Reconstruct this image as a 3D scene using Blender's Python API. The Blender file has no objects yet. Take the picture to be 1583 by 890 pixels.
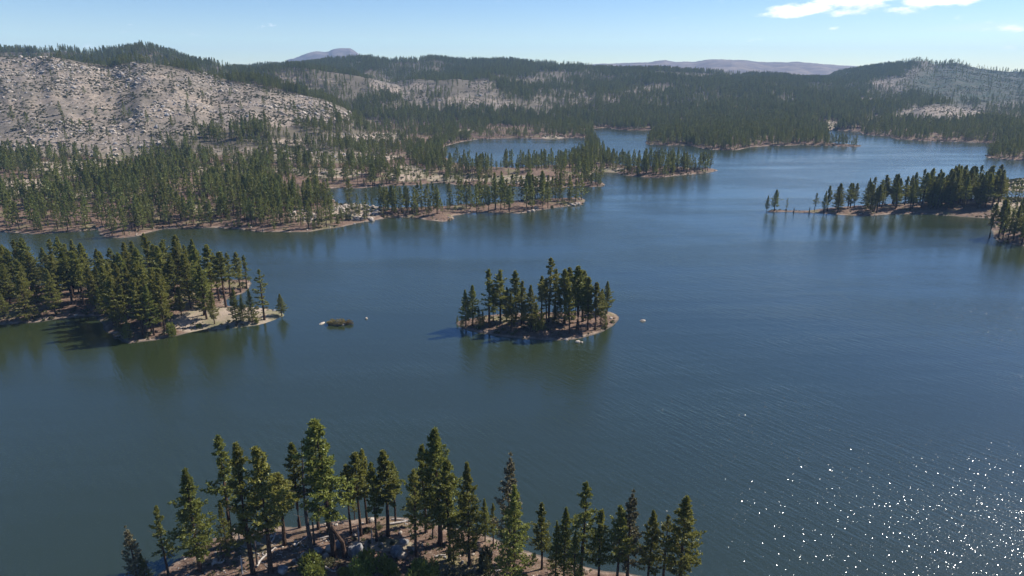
import bpy, math, random
import numpy as np
from mathutils import Vector

sc = bpy.context.scene
R = math.radians

# ------------------------------------------------------------------ camera
PW, PH = 1583.0, 890.0            # pixel frame of the photograph used for measuring
CAM_Z = 95.0                      # drone height above the lake
HORIZON = 120.0                   # pixel row of the true horizon
FPX = PW * 24.0 / 36.0
PITCH = math.atan((PH / 2 - HORIZON) / FPX)
cd = bpy.data.cameras.new('camera'); cam = bpy.data.objects.new('camera', cd)
sc.collection.objects.link(cam); sc.camera = cam
cd.sensor_width = 36.0; cd.lens = 24.0; cd.clip_start = 1.0; cd.clip_end = 60000.0
cam.location = (0, 0, CAM_Z); cam.rotation_euler = (math.pi / 2 - PITCH, 0, 0)

# ------------------------------------------------------------------ sky + sun
SUN_AZ, SUN_EL = R(63), R(44)     # azimuth clockwise from +Y (view direction)
world = bpy.data.worlds.new('World'); sc.world = world; world.use_nodes = True
SKY_STRENGTH = 0.074
sun_d = bpy.data.lights.new('sun', 'SUN'); sun = bpy.data.objects.new('sun', sun_d)
sc.collection.objects.link(sun)
sun_d.energy = 5.0; sun_d.angle = R(0.53); sun_d.color = (1.0, 0.94, 0.86)
sv = Vector((math.sin(SUN_AZ) * math.cos(SUN_EL), math.cos(SUN_AZ) * math.cos(SUN_EL), math.sin(SUN_EL)))
sun.rotation_euler = (-sv).to_track_quat('-Z', 'Y').to_euler()
sun.location = (300, 200, 600)
sc.view_settings.view_transform = 'Standard'; sc.view_settings.look = 'None'
sc.view_settings.exposure = 0.85; sc.view_settings.gamma = 1.0
sc.cycles.max_bounces = 6; sc.cycles.diffuse_bounces = 2; sc.cycles.glossy_bounces = 2
sc.cycles.transmission_bounces = 3; sc.cycles.volume_bounces = 0; sc.cycles.transparent_max_bounces = 4
sc.cycles.sample_clamp_direct = 0; sc.cycles.sample_clamp_indirect = 4

def pix_dir(px, py):
    xc = (px - PW / 2) / FPX; yc = (PH / 2 - py) / FPX
    cp, sp = math.cos(PITCH), math.sin(PITCH)
    return xc, cp + yc * sp, -sp + yc * cp

def project(X, Y, Z):
    """world -> photograph pixel (numpy)"""
    cp, sp = math.cos(PITCH), math.sin(PITCH)
    dz = Z - CAM_Z
    d = np.maximum(Y * cp - dz * sp, 1e-3)
    v = Y * sp + dz * cp
    return PW / 2 + FPX * X / d, PH / 2 - FPX * v / d

def lake(px, py, z=0.0):
    dx, dy, dz = pix_dir(px, py)
    t = (z - CAM_Z) / dz
    return dx * t, dy * t

# ---- node helpers
def nodes_of(tree):
    tree.nodes.clear()
    N = tree.nodes; L = tree.links
    def n(kind, **kw):
        o = N.new(kind)
        for k, v in kw.items():
            if k == 'inp':
                for kk, vv in v.items(): o.inputs[kk].default_value = vv
            else: setattr(o, k, v)
        return o
    def m(op, a, b=None, c=None, clamp=False):
        o = N.new('ShaderNodeMath'); o.operation = op; o.use_clamp = clamp
        for i, x in enumerate((a, b, c)):
            if x is None: continue
            if isinstance(x, (int, float)): o.inputs[i].default_value = x
            else: L.new(x, o.inputs[i])
        return o.outputs[0]
    return N, L, n, m

def mixrgb(N, L, fac, a, b):
    o = N.new('ShaderNodeMix'); o.data_type = 'RGBA'
    if isinstance(fac, (int, float)): o.inputs[0].default_value = fac
    else: L.new(fac, o.inputs[0])
    for i, x in ((6, a), (7, b)):
        if isinstance(x, tuple): o.inputs[i].default_value = (*x[:3], 1)
        else: L.new(x, o.inputs[i])
    return o.outputs[2]

def smooth(N, L, x, lo, hi):
    o = N.new('ShaderNodeMapRange'); o.interpolation_type = 'SMOOTHSTEP'
    L.new(x, o.inputs[0]); o.inputs[1].default_value = lo; o.inputs[2].default_value = hi
    return o.outputs[0]

def build_world():
    N, L, n, m = nodes_of(world.node_tree)
    out = n('ShaderNodeOutputWorld'); bg = n('ShaderNodeBackground')
    sky = n('ShaderNodeTexSky'); sky.sky_type = 'NISHITA'; sky.sun_disc = False
    sky.sun_elevation = SUN_EL; sky.sun_rotation = SUN_AZ
    sky.altitude = 2400; sky.air_density = 1.15; sky.dust_density = 0.12; sky.ozone_density = 1.2
    tc = n('ShaderNodeTexCoord'); sep = n('ShaderNodeSeparateXYZ')
    L.new(tc.outputs['Generated'], sep.inputs[0])
    az = m('ARCTAN2', sep.outputs[0], sep.outputs[1]); el = m('ARCSINE', sep.outputs[2])
    # scattered fair-weather clouds: ellipses in azimuth/elevation broken up by noise
    comb = n('ShaderNodeCombineXYZ'); L.new(m('MULTIPLY', az, 1.0), comb.inputs[0]); L.new(m('MULTIPLY', el, 2.6), comb.inputs[1])
    nz = n('ShaderNodeTexNoise', inp={'Scale': 26.0, 'Detail': 9.0, 'Roughness': 0.62}); L.new(comb.outputs[0], nz.inputs['Vector'])
    best = None
    for (px, py, rx, ry, amp) in ((1255, 12, 75, 10, 1), (1325, 3, 95, 13, 1), (1215, 22, 55, 6, .8), (1300, 18, 40, 7, .9), (1395, 14, 45, 7, .9),
                             (1425, 4, 95, 9, .9), (1287, 43, 14, 3.2, .75), (1557, 75, 16, 6, .55), (1560, 44, 40, 5, .35), (1515, 37, 16, 4, .3)):
        dx, dy, dz = pix_dir(px, py); l = math.sqrt(dx * dx + dy * dy + dz * dz)
        a0, e0 = math.atan2(dx, dy), math.asin(dz / l)
        ra, re = rx / FPX * .8, ry / FPX
        ex = m('POWER', m('DIVIDE', m('SUBTRACT', az, a0), ra), 2.0)
        ey = m('POWER', m('DIVIDE', m('SUBTRACT', el, e0), re), 2.0)
        v = m('MULTIPLY', m('SUBTRACT', 1.0, m('ADD', ex, ey)), 1.0)
        v = m('MULTIPLY', m('MAXIMUM', v, -1.0), amp)
        best = v if best is None else m('MAXIMUM', best, v)
    s = m('ADD', best, m('MULTIPLY', m('SUBTRACT', nz.outputs[0], 0.5), 3.4))
    cl = smooth(N, L, s, 0.15, 1.0)
    # thin high cirrus veil
    c2 = n('ShaderNodeCombineXYZ'); L.new(az, c2.inputs[0]); L.new(m('MULTIPLY', el, 9.0), c2.inputs[1])
    n2 = n('ShaderNodeTexNoise', inp={'Scale': 3.2, 'Detail': 6.0, 'Roughness': 0.55}); L.new(c2.outputs[0], n2.inputs['Vector'])
    ci = m('MULTIPLY', smooth(N, L, n2.outputs[0], 0.5, 0.72), m('MULTIPLY', smooth(N, L, az, 0.1, 0.7), 0.32))
    hs = n('ShaderNodeHueSaturation'); hs.inputs['Saturation'].default_value = 1.34; hs.inputs['Hue'].default_value = .514; L.new(sky.outputs[0], hs.inputs['Color'])
    col = mixrgb(N, L, ci, hs.outputs[0], (8.6, 9.0, 9.8))
    col = mixrgb(N, L, m('MULTIPLY', cl, 0.92), col, (11.5, 11.5, 11.6))
    L.new(col, bg.inputs[0]); bg.inputs[1].default_value = SKY_STRENGTH
    L.new(bg.outputs[0], out.inputs[0])
build_world()

# ------------------------------------------------------------------ numpy noise
def _hash(ix, iy, seed):
    h = (ix.astype(np.int64) * 374761393 + iy.astype(np.int64) * 668265263 + seed * 1442695041) & 0xFFFFFFFF
    h = ((h ^ (h >> 13)) * 1274126177) & 0xFFFFFFFF
    return ((h ^ (h >> 16)) & 0xFFFF) / 65535.0
def vnoise(x, y, seed=0):
    ix = np.floor(x); iy = np.floor(y); fx = x - ix; fy = y - iy
    fx = fx * fx * (3 - 2 * fx); fy = fy * fy * (3 - 2 * fy)
    a = _hash(ix, iy, seed); b = _hash(ix + 1, iy, seed); c = _hash(ix, iy + 1, seed); d = _hash(ix + 1, iy + 1, seed)
    return (a * (1 - fx) + b * fx) * (1 - fy) + (c * (1 - fx) + d * fx) * fy
def fbm(x, y, octv=4, seed=0):
    s = np.zeros_like(x); a = 0.5; t = 0
    for k in range(octv):
        s += a * vnoise(x, y, seed + k * 17); t += a; a *= 0.5
        x = x * 2.03 + 5.1; y = y * 2.03 - 3.7
    return s / t

# ------------------------------------------------------------------ shorelines (traced at lake level)
NEAR = [(60, 1100), (150, 985), (215, 912), (250, 884), (276, 864), (300, 846), (330, 832), (352, 829), (385, 822), (431, 813), (455, 815), (506, 808), (545, 803), (571, 799),
        (604, 798), (633, 801), (655, 806), (690, 813), (725, 820), (765, 833), (810, 850), (850, 864), (905, 876), (965, 885), (1030, 893), (1085, 905), (1125, 935), (1150, 1000), (1180, 1100)]
PENINSULA = [(-420, 520), (-120, 508), (0, 502), (51, 499), (76, 495), (121, 489), (150, 489), (160, 503), (176, 523), (200, 531), (240, 526), (278, 518), (316, 509),
             (340, 508), (379, 505), (399, 502), (422, 495), (440, 488), (437, 484), (424, 479), (395, 475), (372, 474), (352, 473), (346, 466), (356, 459), (368, 456), (378, 452), (386, 444),
             (389, 438), (381, 432), (340, 432), (280, 436), (200, 440), (100, 442), (0, 441), (-200, 438), (-420, 436)]
ISLAND = [(704, 498), (711, 506), (723, 511), (744, 515), (766, 519.5), (809, 524), (862, 526), (885, 525), (905, 521), (933, 512), (947, 504), (953, 498), (957, 490), (953, 486), (944, 482),
          (925, 481), (895, 481), (830, 483), (787, 485), (755, 487), (734, 491), (716, 494)]
MIDLAND = [(-700, 364), (-200, 360), (0, 358), (51, 362), (101, 359), (140, 356), (152, 354), (154, 362), (162, 367), (190, 368), (217, 364), (240, 357), (253, 354), (278, 353), (329, 352),
           (367, 354), (400, 358), (446, 359), (480, 358), (502, 354), (532, 350), (552, 345), (572, 342), (608, 336), (640, 336), (658, 340), (686, 343), (699, 340), (703, 333), (738, 328), (783, 329),
           (801, 330), (839, 324), (877, 319), (902, 316), (906, 309), (897, 305), (870, 306), (830, 308), (780, 311), (740, 314), (704, 317), (650, 320), (603, 321), (560, 318), (527, 315),
           (512, 307), (494, 306), (492, 302), (514, 291), (552, 291), (585, 288), (641, 286), (679, 282), (704, 286), (760, 287), (820, 289), (870, 290), (897, 287), (915, 289), (934, 287.5), (935, 283), (917, 281), (911, 276),
           (915, 267), (933, 266), (953, 267), (965, 271), (990, 273), (1016, 275), (1041, 272), (1075, 269), (1100, 266), (1110, 263.5), (1104, 261), (1060, 259), (1000, 257.5), (965, 256), (943, 250),
           (928, 232), (922, 222), (916, 210), (917, 198.5), (942, 196.5), (946, 200), (984, 201.5), (1012, 200.5), (1009, 207), (1003, 213), (998, 220), (1002, 223.5), (1027, 224.5), (1065, 224.5), (1085, 229), (1098, 231),
           (1141, 232), (1161, 227), (1200, 225), (1240, 224), (1279, 225), (1310, 226.5), (1330, 226.2), (1331, 224.5), (1300, 223), (1284, 220), (1280, 211), (1278, 202), (1292, 201.5), (1327, 203), (1335, 208), (1373, 210.5),
           (1385, 215), (1436, 218), (1512, 220), (1547, 223), (1535, 232), (1523, 240), (1524, 243), (1540, 245.5), (1583, 248), (1800, 250), (2600, 254),
           (2600, 150), (-700, 150)]
BAY = [(684, 237), (686, 227), (705, 221), (720, 218), (740, 215), (800, 213), (840, 214.5), (858, 214.7), (880, 213), (903, 213), (906, 221), (897, 240), (868, 254), (800, 259), (740, 258), (698, 250)]
POND = [(570, 236.5), (582, 234.5), (597, 234.5), (603, 236.5), (590, 238), (575, 238)]
RIGHT = [(1183, 327.5), (1190, 328.2), (1213, 327.4), (1244, 329), (1262, 329), (1289, 331), (1335, 334), (1370, 332), (1411, 330), (1461, 333), (1507, 336.5), (1531, 337), (1536, 345), (1534, 358), (1537, 368), (1545, 374), (1562, 377), (1583, 380.5), (1700, 392), (2200, 420),
         (2200, 300), (1640, 302), (1583, 304.5), (1545, 305.5), (1500, 307), (1450, 310), (1385, 314), (1309, 319), (1270, 322.5), (1249, 325.5), (1215, 325.4), (1205, 324.5), (1190, 325)]
RBACK = [(1540, 292), (1546, 280), (1565, 277), (1583, 276), (1700, 272), (2300, 268), (2300, 290), (1700, 296), (1583, 295), (1560, 294)]
LAND = [NEAR, PENINSULA, ISLAND, MIDLAND, RIGHT, RBACK]
WATER = [BAY, POND]

def roughen(poly, amp, seed):
    """world polygon with small natural irregularities"""
    P = np.array([lake(*p) for p in poly]); out = []
    rng = np.random.RandomState(seed)
    for a, b in zip(P, np.roll(P, -1, 0)):
        l = np.linalg.norm(b - a); k = int(min(5, l / 5))
        if l > 500: k = 0
        out.append(a)
        d = (b - a) / max(l, 1e-6); nrm = np.array([-d[1], d[0]])
        for j in range(k):
            f = (j + 1) / (k + 1)
            out.append(a + (b - a) * f + nrm * rng.uniform(-1, 1) * amp * min(1, l / 20))
    return np.array(out)
LANDW = [roughen(p, 1.4, i) for i, p in enumerate(LAND)]
WATERW = [roughen(p, 1.4, 50 + i) for i, p in enumerate(WATER)]

def inside(P, X, Y):
    c = np.zeros(X.shape, bool)
    x0, y0 = P[:, 0], P[:, 1]; x1, y1 = np.roll(x0, -1), np.roll(y0, -1)
    for a, b, c1, d in zip(x0, y0, x1, y1):
        if b == d: continue
        t = ((b > Y) != (d > Y)) & (X < (c1 - a) * (Y - b) / (d - b) + a)
        c ^= t
    return c
def polydist(P, X, Y, best):
    x0, y0 = P[:, 0], P[:, 1]; x1, y1 = np.roll(x0, -1), np.roll(y0, -1)
    for a, b, c1, d in zip(x0, y0, x1, y1):
        ex, ey = c1 - a, d - b; l2 = ex * ex + ey * ey + 1e-9
        t = np.clip(((X - a) * ex + (Y - b) * ey) / l2, 0, 1)
        np.minimum(best, (X - a - t * ex) ** 2 + (Y - b - t * ey) ** 2, out=best)
    return best
AZ = np.linspace(-1.02, 1.02, 820); RR = np.geomspace(45, 4200, 930); YMAX = 1600.0
def shore_grid():
    """signed distance to the waterline on a fan of azimuths and ranges"""
    def segs(P):
        Q = np.roll(P, -1, 0); return P[:, 0], P[:, 1], Q[:, 0], Q[:, 1]
    S = [(segs(P), 1) for P in LANDW] + [(segs(P), -1) for P in WATERW]
    ALL = [np.concatenate(v) for v in zip(*[q[0] for q in S])]
    G = np.full((len(RR), len(AZ)), 400.0)
    for i, r in enumerate(RR):
        X = r * np.sin(AZ); Y = r * np.cos(AZ)
        if Y.min() > YMAX: continue
        land = np.zeros(len(AZ), bool)
        for (a, b, c, d), sg in S:
            k = (np.minimum(b, d) <= Y.max()) & (np.maximum(b, d) >= Y.min())
            if not k.any(): continue
            a, b, c, d = (v[k][:, None] for v in (a, b, c, d))
            hit = ((b > Y) != (d > Y)) & (X < (c - a) * (Y - b) / np.where(d == b, 1e-9, d - b) + a)
            ins = hit.sum(0) % 2 == 1
            land = land | ins if sg > 0 else land & ~ins
        a, b, c, d = ALL
        ra, rc = np.hypot(a, b), np.hypot(c, d); far = 320.0
        k = (np.minimum(ra, rc) - np.hypot(c - a, d - b) < r + far) & (np.maximum(ra, rc) > r - far)
        k &= ~((np.minimum(ra, rc) > r + far) & (np.hypot(c - a, d - b) < 300))
        a, b, c, d = (v[k][:, None] for v in ALL)
        ex, ey = c - a, d - b; t = np.clip(((X - a) * ex + (Y - b) * ey) / (ex * ex + ey * ey + 1e-9), 0, 1)
        best = ((X - a - t * ex) ** 2 + (Y - b - t * ey) ** 2).min(0) if k.any() else np.full(len(AZ), far * far)
        v = np.where(land, 1, -1) * np.minimum(np.sqrt(best), 400)
        G[i] = np.where(Y > YMAX, 400, v)
    return G
GRID = shore_grid()
def shore(X, Y):
    X = np.asarray(X, float); Y = np.asarray(Y, float)
    a = (np.arctan2(X, Y) - AZ[0]) / (AZ[1] - AZ[0]); b = np.log(np.maximum(np.hypot(X, Y), 45.01) / RR[0]) / math.log(RR[1] / RR[0])
    a = np.clip(a, 0, len(AZ) - 1.001); b = np.clip(b, 0, len(RR) - 1.001)
    i, j = a.astype(int), b.astype(int); fa, fb = a - i, b - j
    return (GRID[j, i] * (1 - fa) + GRID[j, i + 1] * fa) * (1 - fb) + (GRID[j + 1, i] * (1 - fa) + GRID[j + 1, i + 1] * fa) * fb

# ------------------------------------------------------------------ hills: crest pixels, depth of the crest, front and back run
RIDGES = [
    # bald granite hill on the left
    dict(p=[(-500, 118), (-150, 100), (0, 94), (83, 95), (131, 106), (172, 111), (210, 102), (253, 109), (303, 118), (354, 132), (400, 137), (450, 147), (501, 158), (530, 170), (564, 180), (600, 197)],
         y=1180, f=470, b=420, pw=1.15),
    # wooded ridge behind it
    dict(p=[(-500, 95), (0, 88), (60, 90), (130, 91), (190, 88), (235, 86), (290, 95), (330, 99), (400, 105), (450, 108), (520, 120), (600, 135), (680, 150)], y=1750, f=520, b=700, pw=1.2),
    # middle hump with bare patches
    dict(p=[(480, 170), (540, 150), (600, 136), (640, 127), (700, 127), (760, 130), (800, 141), (860, 146), (930, 152), (1000, 172)], y=1850, f=480, b=500, pw=1.2),
    # long wooded skyline ridge
    dict(p=[(250, 118), (440, 104), (470, 102), (560, 94), (600, 99), (640, 98), (665, 94), (700, 98), (760, 101), (800, 102), (900, 105), (920, 109), (1000, 112), (1100, 117), (1200, 123), (1300, 128), (1500, 140)],
         y=2600, f=1200, b=900, pw=1.15),
    # flat-topped far mountain
    dict(p=[(380, 112), (430, 97), (455, 91), (478, 82), (486, 80), (508, 80.5), (513, 77.5), (530, 76), (541, 75.5), (549, 80), (558, 87), (600, 97), (660, 112)], y=6500, f=1500, b=1200, pw=1.0),
    # far plateau
    dict(p=[(820, 112), (905, 101), (960, 99), (1000, 98), (1018, 95), (1030, 94), (1045, 97), (1075, 97.5), (1095, 94), (1150, 94.5), (1180, 97.5), (1230, 97), (1300, 102), (1360, 107), (1500, 112), (1900, 112)], y=6000, f=2200, b=1500, pw=1.0),
    # right-hand hill
    dict(p=[(1220, 133), (1300, 117), (1340, 109), (1370, 105), (1400, 98), (1415, 96), (1432, 98), (1445, 103), (1460, 101), (1478, 100), (1500, 106), (1540, 112), (1583, 116), (1700, 112), (2200, 110)], y=2900, f=1350, b=900, pw=1.3),
    # low bare dome in front of it
    dict(p=[(1360, 194), (1385, 184), (1405, 173), (1425, 168), (1445, 167), (1470, 170), (1500, 177), (1530, 186), (1560, 194)], y=1560, f=190, b=260, pw=1.0),
    # shoulder at the right edge
    dict(p=[(1480, 190), (1540, 176), (1583, 172), (1700, 165), (2000, 160)], y=1900, f=420, b=500, pw=1.1),
]
for r in RIDGES:
    u, z, yy = [], [], []
    for (px, py) in r['p']:
        dx, dy, dz = pix_dir(px, py); u.append(dx / dy); z.append(CAM_Z + r['y'] * dz / dy)
    r['u'] = np.array(u); r['z'] = np.array(z)

def hills(X, Y):
    u = X / np.maximum(Y, 1.0); H = np.zeros(X.shape)
    wob = (fbm(X / 420, Y / 420, 4, 3) - .5)
    for i, r in enumerate(RIDGES):
        zc = np.interp(u, r['u'], r['z'], left=0, right=0)
        lo = np.clip((u - r['u'][0]) / 0.06, 0, 1); hi = np.clip((r['u'][-1] - u) / 0.06, 0, 1)
        zc = np.maximum(zc, 0) * lo * hi
        yc = r['y'] + wob * 0.12 * r['f']
        t = np.where(Y < yc, (yc - Y) / r['f'], (Y - yc) / r['b'])
        t = np.clip(t, 0, 1)
        gul = (fbm(u * 14 + i * 7, t * 1.4 + X / 900, 4, 11 + i) - .5)
        s = (1 - t ** 1.35) ** r['pw'] * (1 + gul * 0.75 * t * (1 - t) * 2.2)
        h = zc * s
        k = 6.0
        d = np.clip(0.5 + 0.5 * (h - H) / k, 0, 1)
        H = H * (1 - d) + h * d + k * d * (1 - d)
    return np.maximum(H - 1.5, 0)

def height(X, Y, D=None):
    X = np.asarray(X, float); Y = np.asarray(Y, float)
    if D is None: D = shore(X, Y)
    d = np.maximum(D, 0)
    z = 0.35 * (1 - np.exp(-d / 1.2)) + 7.0 * (1 - np.exp(-d / 110.0))
    z += (fbm(X / 23, Y / 23, 4, 5) - .45) * 2.4 * (1 - np.exp(-d / 14)) + (fbm(X / 3.1, Y / 3.1, 3, 9) - .5) * .45 * (1 - np.exp(-d / 4))
    z += (fbm(X / 120, Y / 120, 3, 6) - .4) * 12 * (1 - np.exp(-d / 150))
    z = np.maximum(z, 0.04 + 0.06 * np.minimum(d, 4))
    w = np.where(D < 0, np.maximum(D * .22, -9.0) - .02, 0)
    hl = hills(X, Y) * np.clip(d / 60, 0, 1)
    hl = hl * (1 + (fbm(X / 330, Y / 330, 4, 23) - .5) * .55 * np.clip((Y - 1250) / 300, 0, 1) * np.clip((2500 - Y) / 400, 0, 1))
    rough = (fbm(X / 60, Y / 60, 5, 21) - .5) * np.clip(hl / 8, 0, 1) * 9
    return np.where(D < 0, w, z + hl + rough)

def ground_hit(px, py):
    """where the ray through a pixel meets the terrain"""
    dx, dy, dz = pix_dir(px, py)
    t0 = CAM_Z / -dz if dz < 0 else 4000
    ts = np.linspace(t0 * .55, t0 * 1.0, 400)
    X, Y, Z = dx * ts, dy * ts, CAM_Z + dz * ts
    g = np.maximum(height(X, Y), 0)
    k = np.where(Z <= g)[0]
    i = k[0] if len(k) else len(ts) - 1
    return float(X[i]), float(Y[i]), float(g[i])

# ------------------------------------------------------------------ clearings, in pixels of the ground they occupy
BALD_HILL = np.array([(-300, 80), (83, 88), (131, 100), (172, 106), (210, 96), (253, 104), (303, 114), (354, 128), (400, 134), (450, 145), (501, 157), (530, 170), (562, 180), (535, 187), (440, 197), (385, 195), (340, 203),
                      (250, 222), (232, 240), (180, 248), (120, 238), (60, 243), (0, 240), (-300, 250)], float)
# ellipses: px, py, rx, ry, strength (1 = bare)
BARE = [(600, 120, 40, 9, .5), (470, 125, 45, 14, .6), (540, 140, 50, 12, .45), (640, 137, 45, 8, .8), (635, 148, 30, 6, .9), (590, 130, 20, 8, .8), (745, 131, 22, 6, .95), (690, 160, 60, 10, .75), (740, 150, 40, 9, .6), (650, 165, 50, 7, .7),
        (770, 160, 30, 8, .7), (380, 97, 25, 5, .9), (340, 112, 30, 8, .5), (870, 155, 45, 14, .6), (945, 158, 14, 8, .75), (990, 140, 25, 7, .6), (820, 125, 20, 6, .6), (1035, 115, 25, 3, .7), (1105, 118, 40, 4, .7), (1170, 112, 60, 3, .8),
        (1215, 155, 14, 6, .6), (1270, 140, 18, 8, .4), (1500, 128, 85, 26, .93), (1560, 140, 60, 25, .9), (1440, 120, 40, 16, .9), (1390, 130, 40, 9, .8), (1370, 145, 30, 8, .45), (1455, 178, 62, 12, 1.0), (1540, 172, 60, 8, .5), (1570, 185, 30, 6, .7),
        (1283, 194, 12, 7, 1.0), (1265, 192, 12, 5, .8),
        (25, 284, 75, 7, .95), (85, 255, 70, 5, .8), (150, 252, 50, 4, .9), (60, 262, 30, 4, .6), (330, 234, 30, 5, .9), (380, 247, 22, 6, .9), (445, 235, 45, 6, .9), (490, 221, 60, 4, .95), (560, 215, 55, 7, .95), (600, 208, 30, 3, .9), (440, 217, 60, 3, .8),
        (390, 232, 20, 4, .8), (510, 267, 50, 7, .85), (440, 263, 25, 4, .8), (630, 268, 30, 12, .7), (700, 275, 40, 6, .7), (800, 277, 55, 6, .7), (550, 325, 40, 14, .72), (480, 335, 30, 10, .5), (300, 318, 25, 5, .6), (250, 340, 40, 9, .25), (350, 344, 60, 7, .3),
        (430, 350, 70, 7, .3), (160, 255, 40, 5, .6), (350, 265, 40, 8, .4), (300, 280, 50, 6, .35), (120, 325, 30, 6, .4), (715, 202, 16, 3, .8), (855, 212, 16, 2.5, .95), (945, 262, 20, 4, .8), (1560, 285, 40, 9, .9), (1565, 320, 30, 12, .75), (350, 497, 80, 20, .9), (400, 488, 50, 14, .9), (590, 842, 45, 9, .9), (60, 297, 100, 9, .75), (160, 263, 110, 10, .85), (490, 243, 120, 9, .7), (330, 262, 60, 6, .6)]
def bareness(px, py, X, Y):
    b = np.zeros(px.shape)
    for (cx, cy, rx, ry, s) in BARE:
        q = 1 - np.sqrt(((px - cx) / rx) ** 2 + ((py - cy) / ry) ** 2)
        b = np.maximum(b, np.clip(q * 3.0 + .9, 0, 1) * s)
    hill = inside(BALD_HILL, px, py) & (Y < 1330) & (Y > 560)
    b = np.maximum(b, np.where(hill, .97, 0))
    return b

# ------------------------------------------------------------------ materials
def material(name):
    mt = bpy.data.materials.new(name); mt.use_nodes = True
    return mt
def ground_material():
    mt = material('ground_earth'); N, L, n, m = nodes_of(mt.node_tree)
    out = n('ShaderNodeOutputMaterial'); bs = n('ShaderNodeBsdfPrincipled'); bs.inputs['Roughness'].default_value = .95
    bs.inputs['Specular IOR Level'].default_value = .15
    geo = n('ShaderNodeNewGeometry'); pos = geo.outputs['Position']
    def noise(scale, detail=5, rough=.6):
        o = n('ShaderNodeTexNoise', inp={'Scale': scale, 'Detail': detail, 'Roughness': rough}); L.new(pos, o.inputs['Vector']); return o.outputs[0]
    sh = n('ShaderNodeAttribute', attribute_name='shore').outputs['Fac']
    ba = n('ShaderNodeAttribute', attribute_name='bare').outputs['Fac']
    hi = n('ShaderNodeAttribute', attribute_name='hill').outputs['Fac']
    fa = n('ShaderNodeAttribute', attribute_name='far').outputs['Fac']
    duff = mixrgb(N, L, smooth(N, L, noise(.35, 8, .7), .35, .65), (.075, .046, .032), (.17, .108, .076))
    duff = mixrgb(N, L, m('MULTIPLY', smooth(N, L, noise(.06), .52, .66), .6), duff, (.15, .15, .06))
    duff = mixrgb(N, L, m('MULTIPLY', smooth(N, L, noise(1.6, 6, .75), .54, .64), .7), duff, (.30, .245, .19))
    duff = mixrgb(N, L, m('MULTIPLY', smooth(N, L, noise(.9, 6, .75), .42, .34), .6), duff, (.05, .036, .026))
    sand = mixrgb(N, L, smooth(N, L, noise(.5, 7, .7), .35, .7), (.22, .16, .115), (.34, .27, .21))
    edge = m('SUBTRACT', sh, m('MULTIPLY', m('SUBTRACT', noise(.09, 5), .45), 12.0))
    c = mixrgb(N, L, smooth(N, L, edge, 1.8, -1.2), duff, sand)
    c = mixrgb(N, L, smooth(N, L, m('ADD', sh, m('MULTIPLY', m('SUBTRACT', noise(.3), .5), 2.0)), 1.0, 0.2), c, (.085, .07, .055))
    open_c = mixrgb(N, L, smooth(N, L, noise(.045, 6), .42, .62), (.31, .245, .185), (.15, .14, .075))
    c = mixrgb(N, L, smooth(N, L, m('ADD', ba, m('MULTIPLY', m('SUBTRACT', noise(.05), .5), .5)), .35, .7), c, open_c)
    # granite slopes
    g1 = mixrgb(N, L, smooth(N, L, noise(.016, 7, .65), .4, .62), (.255, .205, .158), (.18, .15, .12))
    vor = n('ShaderNodeTexVoronoi', inp={'Scale': .19, 'Randomness': 1.0}); L.new(pos, vor.inputs['Vector'])
    g1 = mixrgb(N, L, m('MULTIPLY', smooth(N, L, vor.outputs['Distance'], .34, .12), smooth(N, L, noise(.03, 4), .42, .56)), g1, (.40, .365, .33))
    g1 = mixrgb(N, L, m('MULTIPLY', smooth(N, L, noise(.16, 6, .8), .50, .58), .75), g1, (.07, .066, .045))
    g1 = mixrgb(N, L, m('MULTIPLY', smooth(N, L, noise(.011, 6, .7), .47, .60), .55), g1, (.12, .105, .08))
    g1 = mixrgb(N, L, m('MULTIPLY', smooth(N, L, noise(.32, 4, .8), .53, .60), .6), g1, (.045, .045, .035))
    forest_floor = (.10, .085, .06)
    hb = mixrgb(N, L, smooth(N, L, m('ADD', ba, m('MULTIPLY', m('SUBTRACT', noise(.02, 6), .5), .8)), .45, .78), forest_floor, g1)
    c = mixrgb(N, L, hi, c, hb)
    farc = mixrgb(N, L, smooth(N, L, noise(.006, 6, .7), .42, .62), (.10, .085, .085), (.19, .155, .13))
    c = mixrgb(N, L, fa, c, farc)
    # brushy right-hand hill
    br = n('ShaderNodeAttribute', attribute_name='brush').outputs['Fac']
    bc = mixrgb(N, L, smooth(N, L, noise(.03, 7, .75), .44, .58), (.026, .040, .018), (.062, .062, .042))
    c = mixrgb(N, L, br, c, bc)
    L.new(c, bs.inputs['Base Color'])
    bp = n('ShaderNodeBump', inp={'Strength': .7, 'Distance': .6}); L.new(noise(.9, 6, .7), bp.inputs['Height']); L.new(bp.outputs[0], bs.inputs['Normal'])
    L.new(bs.outputs[0], out.inputs[0])
    return mt

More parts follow.
